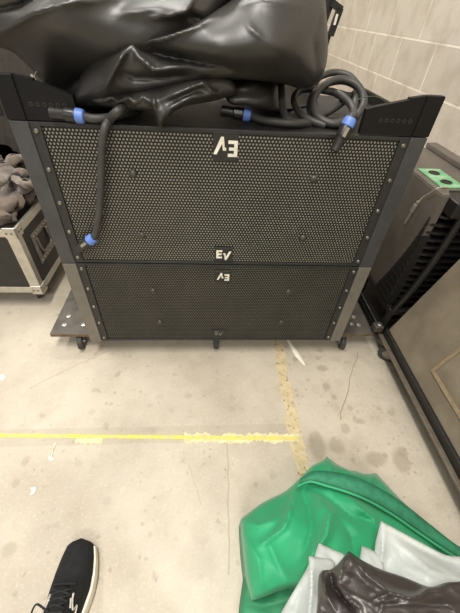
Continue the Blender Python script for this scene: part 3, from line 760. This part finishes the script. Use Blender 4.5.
for k in range(3):
    bm = B(); cyl(bm, (fx0 + .06 + k * .02, fy0 - .0495, fz1 - .028), (fx0 + .06 + k * .02, fy0 - .053, fz1 - .028), .006); part('knob', bm, M['rail'], hd)
for lo, hi in (((0, -.045, .205), (.2, -.02, .232)), ((0, -.045, .092), (.2, -.02, .114)), ((.002, -.044, .1145), (.022, -.022, .2045)), ((.075, -.044, .1145), (.097, -.022, .2045)),
               ((0, -.0195, .205), (.024, .5, .232)), ((0, -.0195, .092), (.024, .5, .114)), ((.002, .22, .1145), (.022, .25, .2045))):
    bm = B(); box(bm, (fx0 + lo[0], fy0 + lo[1], lo[2]), (fx0 + hi[0], fy0 + hi[1], hi[2]), .003); part('foot_frame', bm, M['fin'], t)
bm = B(); box(bm, (fx0 + .0, fy0, .062), (fx1, fy1, fz0 - .001), .004); part('skid', bm, M['rail'], t)
for x in (fx0 + .05, fx1 - .05):
    for y in (fy0 + .06, fy1 - .06): caster(t, x, y, .062, .024, .3)
bm = B()
tube(bm, [atZ(447, 187, fz1 + .008), atZ(438, 188, fz1 + .014)] + [atX(u, v, fx0 - .01) for u, v in ((430, 193), (422, 198), (418, 203))], .002, 8)
lan = part('lanyard', bm, M['wire'], t, smooth=True, label='pale wire lanyard with a pin')
bm = B(); a, b = atX(418, 201, fx0 - .012), atX(405, 223, fx0 - .012); cyl(bm, a, b, .004); a2 = a + (b - a) * .15; cyl(bm, a2, a2 + (b - a) * .3, .0075); part('pin', bm, M['connmetal'], lan, smooth=True, auto=40)

# ================================================================== grey case on black wheeled frame at the right
gx, gy0, gy1 = .788, -.25, .925
t = thing('wheeled_case', 'taupe case with sloping side and recessed panel on a black wheeled frame at the right', 'case', (.95, .35, 0))
slope = .3; gz0, gz1 = .125, .78
bm = B(); sec = [(gx, gz0), (WX - .03, gz0), (WX - .03, gz1), (gx + slope * (gz1 - gz0), gz1)]
prism(bm, sec, (0, gy0, 0), (1, 0, 0), (0, 0, 1), (0, 1, 0), gy1 - gy0)
bmesh.ops.bevel(bm, geom=list(bm.edges), offset=.006, segments=2, affect='EDGES'); part('body', bm, M['bincover'], t)
n = Vector((-1, 0, slope)).normalized(); sv = Vector((slope, 0, 1)).normalized()
def face(y, z): return Vector((gx + slope * (z - gz0), y, z))
ya, yb, za, zb_ = -.1, .655, .205, .62
bm = B()
def strip(y0, y1, z0, z1, dp):
    c = [face(y0, z0), face(y1, z0), face(y1, z1), face(y0, z1)]
    A = [bm.verts.new(p - n * .001) for p in c]; Q = [bm.verts.new(p + n * dp) for p in c]
    bm.faces.new(A[::-1]); bm.faces.new(Q)
    for i in range(4): bm.faces.new((A[i], A[(i + 1) % 4], Q[(i + 1) % 4], Q[i]))
r = .011
strip(ya, yb, za, za + r, .006); strip(ya, yb, zb_ - r, zb_, .006); strip(ya, ya + r, za + r, zb_ - r, .006); strip(yb - r, yb, za + r, zb_ - r, .006)
part('panel_trim', bm, M['trim'], t, label='thin tan frame round the side panel')
bm = B(); strip(ya + r, yb - r, za + r, zb_ - r, .001); part('side_panel', bm, M['bincover'], t)
bm = B(); box(bm, (.759, gy0 - .02, .096), (.7765, gy1, .106), .002); part('rail_lip', bm, M['lip'], t)
for lo, hi in (((.777, gy0 - .02, .096), (.79, gy1, .14)), ((WX - .05, gy0 - .02, .096), (WX - .02, gy1, .124)), ((.7905, gy0, .098), (WX - .051, gy0 + .03, .124)), ((.7905, .35, .098), (WX - .051, .38, .124)), ((.7905, gy1 - .03, .098), (WX - .051, gy1, .124))):
    bm = B(); box(bm, lo, hi, .002); part('rail', bm, M['rail'], t)
bm = B(); box(bm, (.728, gy1 - .005, .118), (.766, gy1 + .03, .15), .004); eb = part('end_block', bm, M['cast'], t)
bm = B(); lathe(bm, (.748, gy1 + .012, .149), (0, 0, 1), [(0, .013), (.006, .013), (.009, .009)], 6); part('nut', bm, M['zinc'], eb)
for x, y in ((.806, .86), (.806, -.15), (1.07, .86), (1.07, -.15)): caster(t, x, y, .097, .042, .9)

# ================================================================== green cover, white film, black bag in the front right
down = lambda q: Vector((q.x, q.y, .006))
t = thing('green_cover', 'bunched green nylon cover with a webbing strap lying on the floor in the front right', 'cover', tuple(atZ(330, 560, 0)))
bm = B()
cloth(bm, [(241, 519, 1), (262, 503), (284, 492), (298, 480), (312, 466), (322, 461), (327, 456.5, 1), (337, 464), (349, 470), (355, 471), (366, 474), (376, 473, 1), (388, 486), (404, 503), (424, 523), (446, 541), (462, 552), (478, 580), (480, 660), (420, 720), (300, 700), (290, 640), (298, 590), (283, 589), (265, 596), (253, 600, 1), (248, 580), (244, 548)],
      [(241, 519, .1), (285, 492, .12), (327, 457, .09), (376, 474, .05), (446, 541, .08), (300, 520, .2), (350, 500, .18), (400, 520, .14), (300, 570, .21), (345, 560, .24), (260, 560, .16), (253, 598, .11), (285, 588, .16), (420, 600, .24), (330, 650, .24), (300, 700, .18), (470, 600, .15), (340, 470, .12)],
      2, [([(298, 484), (292, 506), (284, 528), (262, 545)], .035, 3.5), ([(299, 485), (309, 508), (312, 528), (304, 556)], -.035, 6), ([(318, 496), (330, 514), (326, 536), (302, 570)], .04, 5),
          ([(304, 486), (328, 498), (352, 516), (392, 526)], -.028, 6), ([(350, 500), (372, 518), (392, 540)], .03, 4), ([(340, 520), (352, 536), (356, 556)], -.025, 5), ([(243, 520), (258, 526), (276, 520)], .018, 4), ([(247, 540), (258, 560), (262, 590)], .022, 6),
          ([(268, 540), (276, 560), (288, 580)], -.022, 5), ([(327, 458), (331, 468), (329, 478)], .035, 2.5), ([(342, 468), (346, 478)], -.025, 2.5), ([(355, 472), (352, 481)], .02, 2.5), ([(376, 474), (368, 484)], .03, 3)],
      down, 2.6, (5, .025), (.006, 80, 30, -1.0))
part('fabric', bm, M['green'], t, smooth=True)
bm = B(); cloth(bm, [(246, 566, 1), (262, 570), (300, 560), (320, 590), (310, 700), (236, 710), (238, 640), (240.5, 604)], [(246, 566, .06), (300, 560, .12), (241, 604, .05), (290, 620, .11), (240, 700, .05), (310, 700, .12)],
                2, [([(243, 602), (262, 606), (290, 600)], .02, 5), ([(256, 612), (280, 640)], -.015, 6)], down, 3, (6, .02), (.008, 40, 20, .4))
part('under_layer', bm, M['greenunder'], t, smooth=True, label='duller underside layer of the green cover')
# the hem fold with its webbing: a band following the top edge of the heap
ptsA = [(301, 478), (313, 471), (331, 471.5), (354, 476), (378, 487), (402, 502), (426, 521), (450, 540), (466, 551)]
ptsB = [(299, 485), (312, 480), (330, 484.5), (351, 491), (373, 500.5), (396, 514), (419, 530), (444, 547), (460, 557)]
zz = [.178, .192, .202, .205, .195, .18, .162, .15, .13]
def band(pA, pB, zs, th, nm, m, par):
    a = spline([atZ(u, v, z) for (u, v), z in zip(pA, zs)], 6); b = spline([atZ(u, v, z + .004) for (u, v), z in zip(pB, zs)], 6); bm = B(); prev = None
    for p, q in zip(a, b):
        cur = [bm.verts.new(x) for x in (p, (p + q) / 2 + Vector((0, 0, th)), q, q - Vector((0, 0, th)), p - Vector((0, 0, th)))]
        if prev:
            for j in range(5): bm.faces.new((prev[j], prev[(j + 1) % 5], cur[(j + 1) % 5], cur[j]))
        else: bm.faces.new(cur)
        prev = cur
    bm.faces.new(prev[::-1]); return part(nm, bm, M[m], par, smooth=True)
sp = band(ptsA, ptsB, zz, .003, 'webbing_strap', 'greenstrap', t)
pC = [(u - 1.5, v + .2) for u, v in ptsB]; pD = [(u - 2.5, v + 2.4) for u, v in ptsB]
band(pC, pD, [z + .004 for z in zz], .003, 'hem', 'green', t)

def film(name, outline, ctrl, ridges, label, m, th=.004, step=2.6, puff=(2.5, .004), rough=.0, cat='plastic sheet', grp=None, wr=(.006, 60, 18, .7)):
    bm = B(); cloth(bm, outline, ctrl, 2, ridges, lambda q: q - Vector((0, 0, th)), step, puff, wr, rough)
    tag(link(name, bm, M[m], None, True), label, cat, grp)
film('plastic_sheet', [(381, 521, 1), (400, 531), (424, 544), (446, 555), (480, 566), (520, 640), (470, 650), (400, 600), (376, 575), (375, 548)],
     [(381, 521, .315), (376, 565, .3), (440, 550, .3), (430, 585, .34), (500, 600, .3), (420, 640, .33)], [([(384, 524), (383, 548), (380, 570)], .012, 3), ([(384, 528), (420, 548), (460, 566)], -.01, 4), ([(395, 540), (430, 570), (470, 585)], .016, 7)],
     'white plastic sheet at the right, lying on the green cover above the black bag', 'poly')
film('plastic_sheet', [(319, 543, 1), (332, 549), (346, 556), (352, 570), (330, 600), (312, 590), (314, 560)], [(319, 543, .3), (346, 556, .31), (330, 590, .3)], [([(322, 548), (328, 575)], .01, 4)],
     'small translucent white plastic corner behind the pointed tip of the black bag', 'poly')
film('plastic_sheet', [(362, 546, 1), (372, 550), (382, 560), (384, 580), (366, 575), (360, 562)], [(362, 546, .3), (382, 562, .31), (372, 575, .31)], [([(364, 550), (372, 566)], .008, 3)],
     'narrow white plastic fold between the black bag and the large right sheet', 'poly')
film('plastic_sheet', [(309, 556, 1), (322, 558), (334, 562), (336, 590), (330, 660), (262, 690), (268, 640), (284, 608), (298, 584), (308, 566)],
     [(309, 556, .315), (334, 562, .31), (300, 600, .3), (280, 620, .26), (320, 620, .32), (300, 670, .28)], [([(311, 558), (312, 585), (308, 625)], .022, 3.5), ([(300, 585), (296, 612), (290, 640)], -.012, 6)],
     'white plastic sheet at the left of the black bag, hanging down over the green cover', 'poly')
film('black_bag', [(349, 551, 1), (362, 560), (380, 569), (404, 577), (426, 586), (436, 586), (452, 582), (480, 590), (520, 660), (440, 710), (300, 700), (312, 640), (318, 606), (319, 580), (322, 571), (330, 570, 1), (338, 564)],
     [(349, 551, .36), (322, 572, .35), (400, 577, .37), (452, 584, .36), (352, 585, .40), (400, 602, .41), (330, 620, .37), (450, 620, .4), (360, 680, .42)],
     [([(349, 552), (343, 566), (338, 582)], .022, 2.5), ([(330, 570), (333, 586), (344, 600), (354, 612)], -.05, 3), ([(321, 573), (325, 592), (336, 612)], .02, 2.5), ([(338, 584), (348, 598), (360, 608)], .025, 2.5), ([(349, 554), (368, 576), (392, 594), (420, 600)], .022, 4),
      ([(374, 600), (392, 592), (414, 598)], .014, 2), ([(430, 588), (420, 596), (398, 600)], .022, 2.5), ([(452, 584), (436, 590), (424, 590)], .02, 2.5), ([(378, 606), (410, 603), (458, 606)], .02, 2.5), ([(440, 598), (450, 606), (458, 612)], .014, 2), ([(356, 574), (374, 590)], -.014, 5), ([(384, 600), (380, 612)], .012, 2)],
     'crinkled black plastic bag on top of the white sheets and green cover', 'blackbag', .006, 2.0, (3, .006), 0, 'bag', None, (.006, 26, 12, .5))

# ================================================================== shoe
t = thing('sneaker', 'black sneaker with white midsole pointing forward on the floor at the front left', 'shoe', (-.345, .09, 0))
TOE, HEEL, XC = .228, -.072, -.361
def hw(s, side):   # half width, inner and outer side differ
    pts = [(0, .004), (.015, .022), (.05, .036), (.14, .0435), (.25, .0485), (.36, .0495), (.5, .043), (.65, .036), (.8, .034), (.92, .031), (.98, .018), (1, .004)]
    for (a, x), (b, y) in zip(pts, pts[1:]):
        if a <= s <= b: w = x + (y - x) * (s - a) / (b - a); break
    return w * (1.03 if side > 0 else .97)
def cxs(s): return XC + .018 * math.sin(PI * min(s * 1.1, 1)) * .35 + .012 * (1 - s)
NS = 40
def topz(s):
    pts = [(0, .034), (.03, .046), (.1, .056), (.2, .064), (.3, .074), (.42, .092), (.5, .103), (.6, .105), (.8, .1), (.95, .112), (1, .105)]
    for (a, x), (b, y) in zip(pts, pts[1:]):
        if a <= s <= b: return x + (y - x) * (s - a) / (b - a)
bm = B(); prev = None
for i in range(NS + 1):      # midsole and outsole
    s = i / NS; y = TOE - .005 + (HEEL - TOE + .002) * s; lift = .01 * max(0, 1 - s / .15) ** 2
    top = .028 + .006 * s; ring = []
    for sd, wk, z in ((-1, .82, .001 + lift), (-1, .88, .006 + lift), (-1, .9, .018), (-1, .88, top), (1, 1.05, top), (1, 1.12, .018), (1, 1.1, .006 + lift), (1, .94, .001 + lift)):
        ring.append(bm.verts.new((cxs(s) + sd * (hw(s, sd) * wk + .002), y, z)))
    if prev:
        for j in range(8): bm.faces.new((prev[j], prev[(j + 1) % 8], ring[(j + 1) % 8], ring[j]))
    else: bm.faces.new(ring)
    prev = ring
bm.faces.new(prev[::-1]); part('midsole', bm, M['sole'], t, smooth=True, auto=50)
bm = B(); prev = None; NR = 18
for i in range(NS + 1):
    s = i / NS; y = TOE + (HEEL - TOE) * s; h = topz(s) - .024; ring = []
    open_ = max(0, min(1, (s - .52) / .06)) * max(0, min(1, (.985 - s) / .04))
    for j in range(NR + 1):
        a = PI * j / NR; sd = -math.cos(a); zz_ = math.sin(a) ** .8
        w = hw(s, sd) * (abs(sd) ** .75) * (1 if sd > 0 else -1)
        z = .024 + h * zz_
        if open_ > 0 and zz_ > .8: z -= open_ * (zz_ - .8) * .22
        ring.append(bm.verts.new((cxs(s) + w * (1 - .12 * zz_), y, z)))
    if prev:
        for j in range(NR): bm.faces.new((prev[j], prev[j + 1], ring[j + 1], ring[j]))
        bm.faces.new((prev[NR], prev[0], ring[0], ring[NR]))
    else: bm.faces.new(ring)
    prev = ring
bm.faces.new(prev[::-1]); part('upper', bm, M['shoe'], t, smooth=True)
def surf(s, off): # point on the upper: s along, off = across in -1..1
    a = math.acos(max(-1, min(1, -off))); zz_ = math.sin(a) ** .8
    return Vector((cxs(s) + hw(s, off) * (abs(off) ** .75) * (1 if off > 0 else -1) * (1 - .12 * zz_), TOE + (HEEL - TOE) * s, .024 + (topz(s) - .024) * zz_ + .0015))
bm = B()
tube(bm, [surf(.34, x) + Vector((0, 0, .0006)) for x in (-.5, -.25, 0, .25, .5)], .004, 8, 6)
tube(bm, [surf(s, 0) for s in (.36, .42, .48, .53)], .016, 10, 5, .25)
part('tongue', bm, M['shoe'], t, smooth=True)
lz = Vector((0, 0, .0035))
for k in range(4):
    s = .37 + k * .042; bm = B()
    tube(bm, [surf(s, -.42) + lz * .3, surf(s + .012, -.2) + lz, surf(s + .022, .05) + lz * 1.5, surf(s + .034, .3) + lz, surf(s + .042, .44) + lz * .3], .0024, 6, 5)
    tube(bm, [surf(s, .42) + lz * .3, surf(s + .012, .2) + lz * 1.2, surf(s + .022, -.05) + lz * 1.9, surf(s + .034, -.3) + lz, surf(s + .042, -.44) + lz * .3], .0024, 6, 5)
    part('lace', bm, M['lace'], t, smooth=True)
bm = B()
b0 = surf(.53, 0) + lz
tube(bm, [b0, b0 + Vector((-.02, .012, .006)), b0 + Vector((-.044, .02, -.004)), b0 + Vector((-.05, -.002, -.014)), b0 + Vector((-.02, -.008, 0)), b0], .0022, 6, 6)
tube(bm, [b0, b0 + Vector((.02, .004, .006)), b0 + Vector((.036, -.012, -.006)), b0 + Vector((.02, -.02, 0)), b0], .0022, 6, 6)
part('lace_bow', bm, M['lace'], t, smooth=True)
for k in (1, -1):
    for pl in ([(.4, .52), (.45, .62), (.5, .8), (.47, .86), (.55, .9), (.6, .8)], [(.43, .5), (.49, .66)]):
        bm = B(); tube(bm, [surf(s, o * k) + Vector((k * .0005, 0, 0)) for s, o in pl], .0026, 6, 5, .5)
        part('side_stripe', bm, M['logo'], t, smooth=True, label='pale angular stripe on the side of the shoe')

# ================================================================== lights: ceiling fittings above the aisle, and one added behind the camera
def fitting(x, y, z, lx, ly, power):
    t = thing('ceiling_light', 'long white strip light hanging above the aisle' , 'light', (x, y, z), 'strip lights')
    bm = B(); box(bm, (x - lx / 2 - .03, y - ly / 2 - .03, z + .01), (x + lx / 2 + .03, y + ly / 2 + .03, z + .08), .01); part('housing', bm, M['lamp_white'], t)
    ld = bpy.data.lights.new('strip_light_lamp', 'AREA'); ld.shape = 'RECTANGLE'; ld.size = lx; ld.size_y = ly; ld.energy = power; ld.color = (1, .955, .885)
    lo = bpy.data.objects.new('strip_light_lamp', ld); COL.objects.link(lo); lo.parent = t; lo.location = (0, 0, 0)
    return t
LIGHTS = [(-.3, -2.3, 3.0, 1.7, .35, 62), (-.45, .1, 3.2, .35, 1.7, 66), (-2.4, 1.4, 3.2, .35, 1.6, 40), (-.3, 3.2, 3.2, 1.6, .35, 45)]  # first fitting is unseen, added to brighten faces towards the camera
for i, L in enumerate(LIGHTS):
    f = fitting(*L); f['label'] = ['white strip light set crosswise behind the standing spot', 'white strip light above the standing spot in front of the loudspeakers', 'white strip light above the aisle far to the left', 'white strip light set crosswise behind the loudspeakers'][i]
wd = bpy.data.worlds.new('world'); scn.world = wd; wd.use_nodes = True
wd.node_tree.nodes['Background'].inputs[0].default_value = (1, .965, .915, 1); wd.node_tree.nodes['Background'].inputs[1].default_value = .32
vs = scn.view_settings; scn.display_settings.display_device = 'sRGB'
vs.view_transform = 'Standard'; vs.look = 'None'; vs.gamma = 1; vs.use_curve_mapping = False; vs.exposure = .48
for o in bpy.data.objects:
    if '_base' in o: del o['_base']
